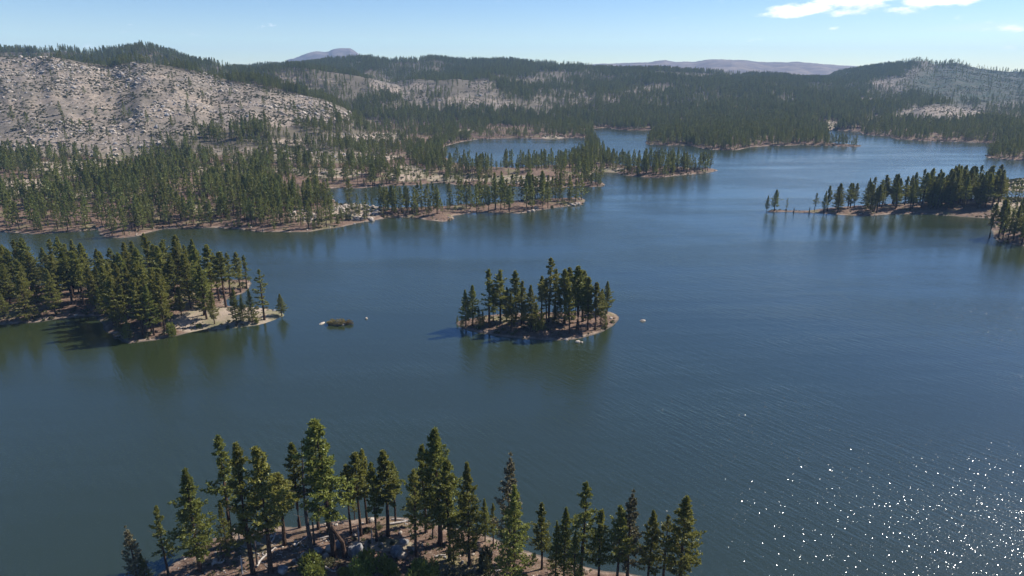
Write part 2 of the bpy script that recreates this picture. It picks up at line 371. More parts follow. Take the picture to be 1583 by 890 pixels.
def water_material():
    mt = material('lake_water'); N, L, n, m = nodes_of(mt.node_tree)
    out = n('ShaderNodeOutputMaterial'); bs = n('ShaderNodeBsdfPrincipled')
    bs.inputs['Roughness'].default_value = .14; bs.inputs['IOR'].default_value = 1.85
    bs.inputs['Base Color'].default_value = (.019, .027, .010, 1)
    geo = n('ShaderNodeNewGeometry'); pos = geo.outputs['Position']
    def tex(scale, rot=0, along=1, detail=3, rough=.5):
        mp = n('ShaderNodeMapping'); mp.vector_type = 'TEXTURE'
        mp.inputs['Rotation'].default_value = (0, 0, rot); mp.inputs['Scale'].default_value = (along, 1, 1)
        L.new(pos, mp.inputs[0])
        o = n('ShaderNodeTexNoise', inp={'Scale': scale, 'Detail': detail, 'Roughness': rough}); L.new(mp.outputs[0], o.inputs['Vector']); return o.outputs[0]
    wind = tex(.009, R(-20), 2.0, 4, .6)
    streak = tex(.022, R(4), 7.0, 4, .55)
    wv = smooth(N, L, m('ADD', m('MULTIPLY', wind, .5), m('MULTIPLY', streak, .5)), .40, .60)
    ripple = tex(.85, R(-54), 7.0, 2, .5)        # long parallel ripples running before the wind
    ripple2 = tex(.5, R(-38), 4.0, 2, .5)
    chop = tex(1.9, R(20), 1.4, 2, .6)
    fine = tex(4.2, R(-40), 1.3, 1, .5)
    hgt = m('ADD', m('ADD', m('MULTIPLY', ripple, .17), m('MULTIPLY', ripple2, .10)), m('ADD', m('MULTIPLY', chop, .10), m('MULTIPLY', fine, .03)))
    hgt = m('MULTIPLY', hgt, m('ADD', .30, m('MULTIPLY', wv, .95)))
    bp = n('ShaderNodeBump', inp={'Strength': 1.0, 'Distance': .8}); L.new(hgt, bp.inputs['Height'])
    # small steep wavelet facets that catch the sun
    vo = n('ShaderNodeTexVoronoi', inp={'Scale': 9.0}); vo.voronoi_dimensions = '2D'; L.new(pos, vo.inputs['Vector'])
    vc = n('ShaderNodeSeparateXYZ'); L.new(vo.outputs['Color'], vc.inputs[0])
    def tilt(v):
        x = m('MULTIPLY_ADD', v, 2.0, -1.0)
        return m('MULTIPLY', m('MULTIPLY', m('SIGN', x), m('POWER', m('ABSOLUTE', x), 2.4)), m('MULTIPLY', smooth(N, L, vc.outputs[2], .885, .90), m('ADD', .20, m('MULTIPLY', wv, .18))))
    tv = n('ShaderNodeCombineXYZ'); L.new(tilt(vc.outputs[0]), tv.inputs[0]); L.new(tilt(vc.outputs[1]), tv.inputs[1])
    va = n('ShaderNodeVectorMath'); va.operation = 'ADD'; L.new(bp.outputs[0], va.inputs[0]); L.new(tv.outputs[0], va.inputs[1])
    vn = n('ShaderNodeVectorMath'); vn.operation = 'NORMALIZE'; L.new(va.outputs[0], vn.inputs[0])
    L.new(vn.outputs[0], bs.inputs['Normal'])
    L.new(bs.outputs[0], out.inputs[0])
    return mt

def plain(name, col, col2, scale, rough=.9, bump=.4, dist=.05, objrand=.0):
    mt = material(name); N, L, n, m = nodes_of(mt.node_tree)
    out = n('ShaderNodeOutputMaterial'); bs = n('ShaderNodeBsdfPrincipled'); bs.inputs['Roughness'].default_value = rough
    bs.inputs['Specular IOR Level'].default_value = .2
    tc = n('ShaderNodeTexCoord')
    nz = n('ShaderNodeTexNoise', inp={'Scale': scale, 'Detail': 6.0, 'Roughness': .65}); L.new(tc.outputs['Object'], nz.inputs['Vector'])
    c = mixrgb(N, L, smooth(N, L, nz.outputs[0], .35, .65), col, col2)
    if objrand:
        oi = n('ShaderNodeObjectInfo'); hs = n('ShaderNodeHueSaturation'); L.new(c, hs.inputs['Color'])
        L.new(m('ADD', 1 - objrand, m('MULTIPLY', oi.outputs['Random'], 2 * objrand)), hs.inputs['Value']); c = hs.outputs[0]
    L.new(c, bs.inputs['Base Color'])
    bp = n('ShaderNodeBump', inp={'Strength': bump, 'Distance': dist}); L.new(nz.outputs[0], bp.inputs['Height']); L.new(bp.outputs[0], bs.inputs['Normal'])
    L.new(bs.outputs[0], out.inputs[0])
    return mt

def foliage(name, a, b, trans=.28, rnd=.3, yellow=.0):
    mt = material(name); N, L, n, m = nodes_of(mt.node_tree)
    out = n('ShaderNodeOutputMaterial')
    geo = n('ShaderNodeNewGeometry'); oi = n('ShaderNodeObjectInfo')
    c = mixrgb(N, L, geo.outputs['Random Per Island'], a, b)
    hs = n('ShaderNodeHueSaturation'); L.new(c, hs.inputs['Color'])
    L.new(m('ADD', 1 - rnd, m('MULTIPLY', oi.outputs['Random'], 2 * rnd)), hs.inputs['Value'])
    wn = n('ShaderNodeTexWhiteNoise'); wn.noise_dimensions = '1D'; L.new(m('MULTIPLY', oi.outputs['Random'], 91.7), wn.inputs['W'])
    L.new(m('ADD', .478, m('MULTIPLY', wn.outputs['Value'], .04)), hs.inputs['Hue'])
    df = n('ShaderNodeBsdfDiffuse'); tr = n('ShaderNodeBsdfTranslucent'); gl = n('ShaderNodeBsdfGlossy'); gl.inputs['Roughness'].default_value = .45
    L.new(hs.outputs[0], df.inputs[0])
    warm = mixrgb(N, L, .5, hs.outputs[0], (.20, .19, .035)); L.new(warm, tr.inputs[0])
    mx = n('ShaderNodeMixShader'); mx.inputs[0].default_value = trans; L.new(df.outputs[0], mx.inputs[1]); L.new(tr.outputs[0], mx.inputs[2])
    gl.inputs[0].default_value = (.55, .6, .5, 1)
    m2 = n('ShaderNodeMixShader'); m2.inputs[0].default_value = .035; L.new(mx.outputs[0], m2.inputs[1]); L.new(gl.outputs[0], m2.inputs[2])
    L.new(m2.outputs[0], out.inputs[0])
    return mt

M = {}
M['ground'] = ground_material(); M['water'] = water_material()
M['bark'] = plain('pine_bark', (.03, .02, .015), (.09, .054, .036), 2.2, .95, .8, .06, .2)
M['needles'] = foliage('pine_needles', (.125, .140, .028), (.225, .222, .052), .46)
M['needles_far'] = foliage('pine_needles_distant', (.09, .115, .030), (.175, .19, .050), .42)
M['needles_grey'] = foliage('pine_needles_dry', (.11, .105, .055), (.19, .165, .10), .22)
M['dead'] = plain('weathered_wood', (.24, .21, .185), (.50, .46, .42), 1.6, .9, .6, .04, .18)
M['char'] = plain('charred_wood', (.03, .026, .023), (.085, .07, .06), 1.8, .95, .7, .04, .2)
M['granite'] = plain('granite', (.13, .127, .127), (.28, .27, .26), 1.1, .9, .8, .12, .15)
M['granite_pale'] = plain('pale_granite', (.25, .21, .17), (.40, .35, .29), .9, .9, .7, .12, .22)
M['shrub'] = foliage('shrub_leaves', (.11, .14, .028), (.20, .225, .05), .4)
M['shrub_dark'] = foliage('brush_leaves', (.055, .06, .03), (.11, .105, .05), .15)
M['willow'] = foliage('willow_leaves', (.13, .095, .04), (.22, .16, .06), .3)

# ------------------------------------------------------------------ mesh helpers
def new_mesh(name, V, F, mats, mi=None, smooth_=False):
    me = bpy.data.meshes.new(name); me.from_pydata(V, [], F)
    for x in mats: me.materials.append(x)
    if mi is not None: me.polygons.foreach_set('material_index', mi)
    if smooth_: me.polygons.foreach_set('use_smooth', [True] * len(F))
    me.update(); return me
def link(name, data, parent=None):
    o = bpy.data.objects.new(name, data); sc.collection.objects.link(o)
    if parent is not None: o.parent = parent
    return o
def tag(o, label=None, cat=None, group=None, kind=None):
    for k, v in (('label', label), ('category', cat), ('group', group), ('kind', kind)):
        if v: o[k] = v
    return o

# ------------------------------------------------------------------ terrain sheet and water
def build_ground():
    NA = len(AZ); az = AZ
    rr = np.concatenate([[1.0, 20.0], RR, np.geomspace(4300, 9000, 60)])
    A, Q = np.meshgrid(az, rr)
    X, Y = Q * np.sin(A), Q * np.cos(A)
    X = X.ravel(); Y = Y.ravel()
    D = shore(X, Y); Z = height(X, Y, D)
    n_r, n_a = len(rr), NA
    me = bpy.data.meshes.new('ground')
    i = np.arange(n_r * n_a).reshape(n_r, n_a)
    quads = np.stack([i[:-1, :-1], i[:-1, 1:], i[1:, 1:], i[1:, :-1]], -1).reshape(-1, 4)[:, ::-1]
    # drop the deep lake bed cells nobody can see
    keep = (D[quads].max(1) > -25)
    quads = quads[keep]
    me.vertices.add(len(X)); me.vertices.foreach_set('co', np.stack([X, Y, Z], 1).ravel())
    me.loops.add(len(quads) * 4); me.polygons.add(len(quads))
    me.loops.foreach_set('vertex_index', quads.ravel())
    me.polygons.foreach_set('loop_start', np.arange(len(quads)) * 4)
    me.polygons.foreach_set('loop_total', np.full(len(quads), 4))
    me.polygons.foreach_set('use_smooth', np.ones(len(quads), bool))
    px, py = project(X, Y, Z)
    B = bareness(px, py, X, Y)
    hl = hills(X, Y)
    brush = np.clip(1 - np.sqrt(((px - 1520) / 150) ** 2 + ((py - 128) / 40) ** 2), 0, .35) / .35 * (Y > 1700)
    for nm, val in (('shore', np.clip(D, -5, 60)), ('bare', B), ('hill', np.clip((hl - 2) / 10, 0, 1)), ('far', np.clip((Y - 3600) / 500, 0, 1)), ('brush', brush)):
        a = me.attributes.new(nm, 'FLOAT', 'POINT'); a.data.foreach_set('value', val.astype(np.float32))
    me.materials.append(M['ground']); me.update(); me.validate()
    o = link('ground', me); tag(o, 'sandy and needle-strewn lake shores rising to granite hills', 'ground', kind='structure')
    # wide base sheet out to the horizon
    s = 9300.0
    base = new_mesh('terrain_base', [(-s, -s, -12), (s, -s, -12), (s, s, -12), (-s, s, -12)], [(0, 1, 2, 3)], [M['ground']])
    b = link('terrain', base); tag(b, 'lake basin floor under the water', 'terrain', kind='structure')
    w = 3200.0
    wm = new_mesh('lake', [(-w, -600, 0), (w, -600, 0), (w, 2100, 0), (-w, 2100, 0)], [(0, 1, 2, 3)], [M['water']])
    wo = link('lake_water', wm); tag(wo, 'wind-rippled blue green reservoir water', 'lake', kind='structure')
build_ground()

# ------------------------------------------------------------------ trees
def tube(V, F, pts, radii, sides):
    """tapered tube along points"""
    base = len(V)
    for k, (p, r) in enumerate(zip(pts, radii)):
        a = pts[max(k - 1, 0)]; b = pts[min(k + 1, len(pts) - 1)]
        d = (b - a).normalized(); q = d.to_track_quat('Z', 'Y')
        for s in range(sides):
            an = 2 * math.pi * s / sides
            V.append(tuple(p + q @ Vector((math.cos(an) * r, math.sin(an) * r, 0))))
    for k in range(len(pts) - 1):
        for s in range(sides):
            a = base + k * sides + s; b = base + k * sides + (s + 1) % sides
            F.append((a, b, b + sides, a + sides))
    F.append(tuple(base + (len(pts) - 1) * sides + s for s in range(sides)))

def pine(seed, H=25.0, cb=.28, cr=.13, nb=95, tufts=12, blades=8, bl=.56, bw=.115, sides=7, limb=True, dead_top=0.0, sparse=0.0, lean=0.0, pw=.7, gap=.0, fork=False):
    """trunk and crown of one pine, base at the origin"""
    rng = random.Random(seed)
    TV, TF, CV, CF = [], [], [], []
    wob = [rng.uniform(-1, 1) for _ in range(4)]
    def axis(t):
        return Vector((lean * H * t ** 1.3 + .012 * H * wob[0] * math.sin(t * 5 + wob[1]), .012 * H * wob[2] * math.sin(t * 4 + wob[3] * 3), t * H))
    r0 = H * .0165
    ts = [0, .02, .1, .25, .45, .65, .82, 1.0]
    tube(TV, TF, [axis(t) - Vector((0, 0, .6 if t == 0 else 0)) for t in ts], [r0 * 1.45, r0 * 1.1, r0, r0 * .9, r0 * .72, r0 * .5, r0 * .28, r0 * .06], sides)
    if fork:
        tube(TV, TF, [Vector((1.5, -.3, -.6)), Vector((1.25, -.3, H * .12)), axis(.26)], [r0 * 1.0, r0 * .8, r0 * .6], sides)
    gaps = [(rng.uniform(cb, 1), rng.uniform(0, 6.28)) for _ in range(int(gap * 10))]
    for i in range(nb):
        s = (i + rng.random()) / nb
        s = s ** .92
        t = cb + (1 - cb) * s
        prof = 1.38 * (1 - s ** 1.1) ** (pw + .1) * min(1.0, .55 + s * 2.6) * (1.0 + .22 * math.sin(s * 17 + wob[0] * 6) * (1 - s))
        L_ = H * cr * max(prof, .05) * rng.uniform(.62, 1.18)
        if rng.random() < .08: L_ *= 1.25
        an = i * 2.39996 + rng.uniform(-.6, .6)
        if any(abs(t - g) < .06 and math.cos(an - ga) > .3 for g, ga in gaps): L_ *= .35
        el = R(-14 + 52 * s + rng.uniform(-13, 13))
        d = Vector((math.cos(an) * math.cos(el), math.sin(an) * math.cos(el), math.sin(el)))
        p0 = axis(t); tip = p0 + d * L_ + Vector((0, 0, .10 * L_))
        mid = p0 + d * L_ * .55 - Vector((0, 0, .05 * L_))
        if limb: tube(TV, TF, [p0, mid, tip], [r0 * .16 * (1.2 - s), r0 * .11 * (1.2 - s), .015], 3)
        if s > 1 - dead_top and rng.random() < .75: continue
        if rng.random() < sparse: continue
        nt = max(2, int(tufts * (.45 + L_ / (H * cr) * .75)))
        for k in range(nt):
            f = .30 + .72 * (k + rng.random()) / nt
            c = (p0.lerp(mid, f / .55) if f < .55 else mid.lerp(tip, (f - .55) / .45))
            side = Vector((-d.y, d.x, 0)) * rng.uniform(-1, 1) * L_ * .30 * (1.15 - f * .5)
            c = c + side + Vector((0, 0, rng.uniform(-.12, .25) * bl * 1.5))
            for b in range(blades):
                v = Vector((rng.gauss(0, 1), rng.gauss(0, 1), rng.gauss(.25, .75)))
                v = (v.normalized() + d * .45).normalized() * bl * rng.uniform(.65, 1.2)
                w = v.cross(Vector((rng.gauss(0, 1), rng.gauss(0, 1), rng.gauss(0, 1)))).normalized() * bw * rng.uniform(.7, 1.3)
                n0 = len(CV)
                CV.extend([tuple(c - v * .25 + w * .55), tuple(c + v * .5 - w), tuple(c + v * .5 + w), tuple(c + v)])
                CF.append((n0, n0 + 1, n0 + 3, n0 + 2))
    # leader tuft
    if dead_top < .05:
        for b in range(blades * 3):
            v = Vector((rng.gauss(0, .5), rng.gauss(0, .5), 1)).normalized() * bl * 1.3; w = v.cross(Vector((rng.gauss(0, 1), rng.gauss(0, 1), .1))).normalized() * bw
            c = axis(1.0 - rng.random() * .05); n0 = len(CV)
            CV.extend([tuple(c - v * .3), tuple(c + v * .4 - w), tuple(c + v * .4 + w), tuple(c + v)]); CF.append((n0, n0 + 1, n0 + 3, n0 + 2))
    return TV, TF, CV, CF

SPECS = {
    'full0': dict(seed=1, cb=.24, cr=.145, nb=105), 'full1': dict(seed=2, cb=.30, cr=.135, nb=100, gap=.4), 'full2': dict(seed=3, cb=.18, cr=.15, nb=112, pw=.8), 'full3': dict(seed=4, cb=.33, cr=.14, nb=92, gap=.5, pw=.55),
    'slim0': dict(seed=5, cb=.42, cr=.095, nb=78, pw=.55), 'slim1': dict(seed=6, cb=.36, cr=.10, nb=82, gap=.4, pw=.6), 'slim2': dict(seed=7, cb=.5, cr=.10, nb=66, pw=.5),
    'open0': dict(seed=8, cb=.35, cr=.135, nb=70, sparse=.22, gap=.7), 'open1': dict(seed=9, cb=.28, cr=.125, nb=74, sparse=.2, gap=.8, pw=.6), 'sparse': dict(seed=10, cb=.3, cr=.11, nb=46, sparse=.3, gap=.6, pw=.5),
    'grey': dict(seed=11, cb=.2, cr=.12, nb=85, dead_top=.12, sparse=.1), 'low': dict(seed=12, cb=.06, cr=.17, nb=105, pw=.85), 'leaning': dict(seed=13, cb=.33, cr=.12, nb=98, lean=-.055, gap=.5, pw=.5, fork=True),
}
PINE = {}
for nm, kw in SPECS.items():
    tv, tf, cv, cf = pine(**kw)
    PINE[nm] = (new_mesh('pine_trunk_' + nm, tv, tf, [M['bark']]), new_mesh('pine_crown_' + nm, cv, cf, [M['needles_grey'] if nm == 'grey' else M['needles']]))
tv, tf, cv, cf = pine(31, cb=.25, cr=.075, nb=42, sparse=1.0)
SNAG = new_mesh('snag_wood', tv, tf, [M['char']]); PINE_H = 25.0

rnd = random.Random(77)
N_PINES = [0]
LOOK = {'full0': 'broad dense', 'full1': 'full-crowned gappy', 'full2': 'broad conical', 'full3': 'round-topped bare-footed', 'slim0': 'slim high-crowned', 'slim1': 'narrow', 'slim2': 'slim bare-trunked', 'open0': 'open-crowned', 'open1': 'loose ragged', 'sparse': 'thin half-bare', 'low': 'bushy low-branched', 'grey': 'greyish'}
def describe(kind, x, y, H, label):
    d = float(shore(np.array([x]), np.array([y]))[0])
    d2 = float(shore(np.array([x]), np.array([y + 4.0]))[0])
    size = 'tall' if H > 22 else ('mid-sized' if H > 16 else ('small' if H > 9 else 'tiny'))
    bank = 'hillward bank' if d2 < d - .5 else 'open-lake bank' if d2 > d + .5 else 'inner stand'
    where = bank + ', ' + ('at water' if d < 4 else ('near water' if d < 9 else 'set back'))
    return '%s %s pine ' % (size, LOOK[kind]) + label[len('pine tree '):] + ', ' + where
def place_pine(kind, x, y, z, H, label, group, width=1.0, rot=None):
    e = link('pine_tree', None); e.empty_display_size = 1.0
    if label.startswith('pine tree'): label = describe(kind, x, y, H, label)
    k = H / PINE_H
    e.location = (x, y, z - .05); e.rotation_euler = (0, 0, rnd.uniform(0, 6.28) if rot is None else rot)
    e.scale = (k * width, k * width, k)
    link('trunk', PINE[kind][0], e); link('crown', PINE[kind][1], e)
    tag(e, label, 'pine tree', group); N_PINES[0] += 1
    return e

def pixel_pine(kind, tx, ty, by, label, group, width=1.0, rot=None, minh=2.0):
    """top pixel and base row -> standing tree (the base lies on the line from the top to the nadir)"""
    nad = PH / 2 + FPX / math.tan(PITCH)
    bx = tx + (PW / 2 - tx) * (by - ty) / (nad - ty)
    x, y, z = ground_hit(bx, by)
    dx, dy, dz = pix_dir(tx, ty)
    H = max(minh, CAM_Z + dz / dy * y - z)
    return place_pine(kind, x, y, z, H, label, group, width, rot)

# ---- near shore: every tree one by one
NS = 'pines on the shore with the fallen logs'
near = [
    ('grey', 195, 813, 912, 'dull brownish pine standing alone at the waterline beyond the log-strewn slope', 1.0),
    ('low', 217, 856, 910, 'small dark pine beside the dull brownish waterline pine', 1.0),
    ('open1', 241, 783, 888, 'narrow pointed pine at the water between the dull pine and the logs', .95),
    ('full2', 285, 726, 884, 'wide dense pine at the edge of the fallen logs, crown reaching low', 1.05),
    ('open0', 336, 675, 838, 'tall pine with thick bare lower trunk beside a pale boulder by the water', 1.0),
    ('open1', 364, 688, 888, 'tall open-crowned pine with crooked dead branches at its foot', 1.0),
    ('full3', 396, 693, 884, 'tall pine with long black bare trunk standing over the white branch litter', 1.05),
    ('slim2', 428, 732, 843, 'stout bright green pine with rounded crown over the log litter', 1.5),
    ('low', 340, 778, 857, 'young pine below the pine with the pale boulder', .8),
    ('slim1', 450, 686, 816, 'slender pine with bare black trunk on the shore near the snag', 1.0),
    ('slim0', 480, 686, 818, 'dark slim pine standing behind the leaning twin-trunked pine', 1.0),
    ('slim2', 496, 699, 812, 'bare-trunked pine at the waterline behind the leaning twin-trunked pine', 1.0),
    ('leaning', 499, 651, 861, 'tallest leaning pine with twin trunks beside the big grey boulder', 1.1),
    ('slim2', 534, 719, 825, 'thin bare-trunked pine just beyond the big grey boulder', .95),
    ('slim2', 548, 701, 828, 'slim bare-trunked pine beside the green bush by the sandy clearing', 1.0),
    ('slim0', 559, 696, 809, 'slim bare-trunked pine beside the white boulder at the water', .9),
    ('sparse', 545, 759, 803, 'small wispy young pine at the waterline behind the slim pines', 1.2),
    ('slim1', 574, 716, 836, 'pine with one-sided drooping crown at the edge of the sandy clearing', .95),
    ('slim0', 592, 698, 829, 'pine with full upper crown at the water end of the sandy clearing', 1.2),
    ('slim2', 606, 715, 808, 'thin pine beside the long white shore log', 1.0),
    ('full1', 652, 688, 824, 'broad pine at the end of the long white shore log', 1.0),
    ('open0', 638, 726, 869, 'pine with reddish bare trunk in front of the great thick-trunked pine', .9),
    ('full0', 673, 664, 843, 'great thick-trunked pine, broadest and densest beside the sandy clearing', 1.12),
    ('slim1', 690, 712, 866, 'pine with straight reddish trunk leaning against the great pine', 1.1),
    ('full2', 722, 717, 874, 'conical pine with thin straight trunk on the open red needle floor', .85),
    ('low', 699, 800, 870, 'small bright young pine on the open red needle floor', .8),
    ('slim1', 640, 760, 812, 'short pine at the waterline beside the broad pine', 1.0),
    ('full2', 749, 771, 837, 'small bright pine above the grey dead bush', .85),
    ('open1', 762, 779, 845, 'small thin pine between the grey dead bush and the tall two-tiered pine', .9),
    ('slim1', 712, 762, 834, 'pine at the waterline behind the open needle floor', 1.1),
    ('grey', 788, 700, 868, 'tall pine with thinning greyish upper crown rising behind the dense dark pine', .85),
    ('low', 795, 752, 899, 'dense dark pine with a wide shaggy crown down to the ground', 1.05),
    ('full1', 838, 777, 880, 'medium pine with bare foot beside the dense dark shaggy pine', .95),
    ('low', 861, 806, 892, 'short bushy pine in the thick wood beyond the shaggy pine', .8),
    ('full2', 875, 785, 893, 'young pointed pine in the thick wood beyond the shaggy pine', .9),
    ('open0', 905, 746, 900, 'tallest open pine of the thick wood at the end of the log-strewn shore', 1.0),
    ('full1', 930, 788, 905, 'pine just beside the tallest open pine of the thick wood', 1.0),
    ('full3', 960, 783, 907, 'round-topped pine in the thick wood at the end of the log-strewn shore', .95),
    ('grey', 978, 757, 899, 'greyish drying pine in the thick wood at the end of the log-strewn shore', 1.0),
    ('full0', 1010, 790, 906, 'dark pine between the drying pine and the last pine of the shore', .9),
    ('sparse', 1033, 797, 909, 'thin half-bare pine beside the last pine of the log-strewn shore', 1.1),
    ('full0', 1062, 769, 918, 'last pine of the log-strewn shore, wide with bright tufted branches', 1.05),
    ('low', 890, 822, 905, 'low green sapling at the foot of the tallest open pine of the wood', .9),
]
for k, (kind, tx, ty, by, lab, w) in enumerate(near): pixel_pine(kind, tx, ty, by, lab, NS, w)
sx, sy, sz = ground_hit(482, 861)
e = link('dead_tree', SNAG); e.location = (sx, sy, sz - .05); dxyz = pix_dir(463, 679)
e.scale = [(CAM_Z + dxyz[2] / dxyz[1] * sy - sz) / PINE_H] * 3
tag(e, 'bare black dead pine snag standing beside the leaning twin-trunked pine', 'dead tree')

# ---- island
IS = 'pines on the small island'
isl = [('low', 707, 487, 498, .9, 'tiny dark pine at the water on the low tip of the island'), ('full2', 719, 448, 505, .9, ''), ('full0', 730, 441, 503, .9, ''), ('low', 714, 487, 506, .9, ''), ('low', 740, 475, 508, .9, ''), ('low', 746, 480, 504, 1, ''),
       ('open1', 755.6, 416.5, 505, 1, 'ragged open-crowned pine at the end of the island grove'), ('full3', 773, 417.6, 500, 1.05, ''), ('slim1', 797, 418.6, 494, 1.1, ''), ('full2', 790, 453, 511, 1, ''), ('full1', 807, 434, 501, .95, ''), ('full2', 821, 441, 513, .95, ''),
       ('low', 829, 468, 512, .95, ''), ('low', 838, 481, 511, 1, ''), ('slim0', 838, 427, 491, 1, ''), ('open0', 851, 399, 497, 1.05, 'tallest pine on the small island, open layered crown'), ('open1', 860, 416, 492, 1.0, ''), ('open0', 845, 430, 501, .9, ''), ('full2', 865, 453, 498, .8, ''), ('low', 857, 470, 499, .8, ''),
       ('slim1', 874, 416.5, 500, 1.15, ''), ('slim0', 881, 414, 494, 1.1, ''), ('full1', 881, 444, 516, .9, ''), ('slim1', 895, 412, 509, 1.3, ''), ('slim0', 903, 419, 497, 1.2, ''), ('slim1', 911, 429, 510, 1.0, ''), ('full0', 910, 442, 508, .85, ''), ('slim1', 923, 437, 510, 1.2, ''),
       ('full0', 931, 447, 500, .9, ''), ('full2', 940, 435, 485, 1, 'pine standing apart at the sandy rocky end of the island'), ('low', 936, 480, 503, .9, 'low bushy pine on the sandy rocky end of the island'), ('slim1', 891, 425, 488, 1.1, ''), ('full1', 809, 466, 508, .8, ''), ('full2', 783, 444, 496, .9, ''), ('slim1', 762, 440, 497, 1.0, '')]
for k, (kind, tx, ty, by, w, lab) in enumerate(isl):
    pixel_pine(kind, tx, ty, by, lab or 'pine tree on the small island', IS, w * 1.18)

# ---- peninsula with the sandy point
PN = 'pines on the peninsula with the sandy point'
pen = [('full2', 432, 454, 489, 1.2, 'single small pine at the very tip of the sandy point'), ('sparse', 400, 417, 494, 1.15, 'tall thin ragged pine near the tip of the sandy point'), ('low', 384, 447, 498, .85, 'short dense pine between the ragged pine and the paired pines on the sand'),
       ('full2', 359, 445, 503, .9, 'short full pine on the sand, beside its smaller twin'), ('low', 371, 456, 497, .7, ''), ('full2', 325, 450, 501, .8, ''), ('open1', 376, 395, 446, 1.1, ''), ('slim1', 364, 390, 452, 1.15, ''), ('open0', 349, 391, 459, 1, ''), ('slim2', 338, 390, 475, 1.1, ''),
       ('sparse', 329, 391, 465, 1.1, ''), ('slim1', 318, 379, 470, 1.2, ''), ('full1', 300, 380, 487, .9, ''), ('full2', 308, 411, 493, .9, ''), ('full0', 283, 393, 476, .9, ''), ('full2', 274, 443, 488, .9, ''), ('full0', 242, 422, 512, .9, ''), ('low', 181, 469, 519, .9, ''), ('low', 193, 486, 525, .9, ''),
       ('full1', 169, 428, 513, .95, ''), ('open0', 217, 411, 514, .9, ''), ('full0', 234, 415, 505, 1, ''), ('low', 149, 441, 486, .9, ''), ('full1', 205, 430, 521, .9, ''), ('open1', 185, 440, 508, .9, ''), ('full0', 225, 440, 519, .85, '')]
occupied = []
for (kind, tx, ty, by, w, lab) in pen:
    o = pixel_pine(kind, tx, ty, by, lab or 'pine tree on the sandy-pointed peninsula', PN, w * 1.15)
    occupied.append((o.location.x, o.location.y))
kinds_mix = ['full0', 'full1', 'full2', 'full3', 'slim0', 'slim1', 'open0', 'open1', 'full0', 'full2', 'low']
def fill(poly, count, mind, hfun, label, group, accept, seed, widths=(.85, 1.1)):
    rg = random.Random(seed); P = np.array(poly, float); n = 0; tries = 0
    W = np.array([lake(*p) for p in poly]); x0, y0 = W.min(0); x1, y1 = W.max(0)
    while n < count and tries < 20000:
        tries += 1
        x, y = rg.uniform(x0, x1), rg.uniform(y0, y1)
        px, py = project(np.array([x]), np.array([y]), np.array([1.5])); px, py = float(px[0]), float(py[0])
        if not accept(px, py): continue
        d = float(shore(np.array([x]), np.array([y]))[0])
        if d < 1.2: continue
        if any((x - a) ** 2 + (y - b) ** 2 < mind * mind for a, b in occupied): continue
        z = float(height(np.array([x]), np.array([y]))[0])
        place_pine(rg.choice(kinds_mix), x, y, z, hfun(px, py, rg), label, group, rg.uniform(*widths)); occupied.append((x, y)); n += 1
    return n
fill([(-70, 420), (-70, 540), (330, 540), (330, 430)], 92, 4.0, lambda px, py, r: r.uniform(17, 25) * (1.0 if r.random() > .12 else .55),
     'pine tree on the sandy-pointed peninsula', PN, lambda px, py: px > -25 and px < 318 and not (px > 262 and py > 478), 5, (1.1, 1.4))

# ---- right-hand spit and the bank at its root
RP = 'pines on the long low spit'
for (kind, tx, ty, by, w, lab) in [('full2', 1188, 302, 326.5, 1, 'smaller of the two pines at the detached end of the low spit'), ('full0', 1201, 293, 326, 1.35, 'larger round-crowned pine at the detached end of the low spit'), ('sparse', 1218, 306, 327, 1, 'thin young pine alone on the narrow neck of the low spit'),
                                   ('open0', 1263, 298, 327, 1.2, 'first pine of the long low spit, standing apart past the narrow neck'), ('full2', 1278, 295, 328, .95, ''), ('slim1', 1284, 287, 326, 1.2, '')]:
    o = pixel_pine(kind, tx, ty, by, lab or 'pine tree on the low spit', RP, w); occupied.append((o.location.x, o.location.y))
fill([(1255, 300), (1255, 345), (1560, 345), (1560, 300)], 88, 2.7, lambda px, py, r: (17 + 9 * min(1, max(0, (px - 1290) / 190))) * r.uniform(.78, 1.12),
     'pine tree on the low spit', RP, lambda px, py: 1290 < px < 1541 and py < 325 + (3 if int(px / 14) % 4 == 0 else 0), 6, (1.15, 1.5))
RB = 'dark pines on the bank at the root of the spit'
for (kind, tx, ty, by, w) in [('slim1', 1541, 314, 366, 1.2), ('slim0', 1556, 308, 367, 1.3), ('open0', 1568, 325, 371, 1), ('full1', 1578, 318, 372, 1), ('full0', 1590, 330, 378, 1), ('slim1', 1573, 340, 375, 1.1), ('full1', 1584, 305, 352, 1), ('full2', 1600, 320, 360, 1)]:
    pixel_pine(kind, tx, ty, by, 'dark pine on the bank where the low spit meets the shore', RB, w)

# ------------------------------------------------------------------ the rest of the forest: one mass of distant pines
protos = bpy.data.collections.new('forest_prototypes')
def proto(name, k, **kw):
    tv, tf, cv, cf = pine(**kw)
    n0 = len(tv)
    me = new_mesh(name, tv + cv, tf + [tuple(i + n0 for i in f) for f in cf], [M['bark'], M['needles_far']], [0] * len(tf) + [1] * len(cf))
    o = bpy.data.objects.new(name, me); protos.objects.link(o); return o
low = dict(tufts=4, blades=4, bl=1.15, bw=.42, sides=5, limb=False)
for i, kw in enumerate([dict(cb=.16, cr=.17, nb=44), dict(cb=.25, cr=.155, nb=42, gap=.4), dict(cb=.12, cr=.18, nb=46, pw=.85), dict(cb=.33, cr=.15, nb=38, pw=.55), dict(cb=.22, cr=.14, nb=40, pw=.6), dict(cb=.3, cr=.15, nb=34, sparse=.2, gap=.6)]):
    proto('far_pine_%d' % i, i, seed=60 + i, **kw, **low)

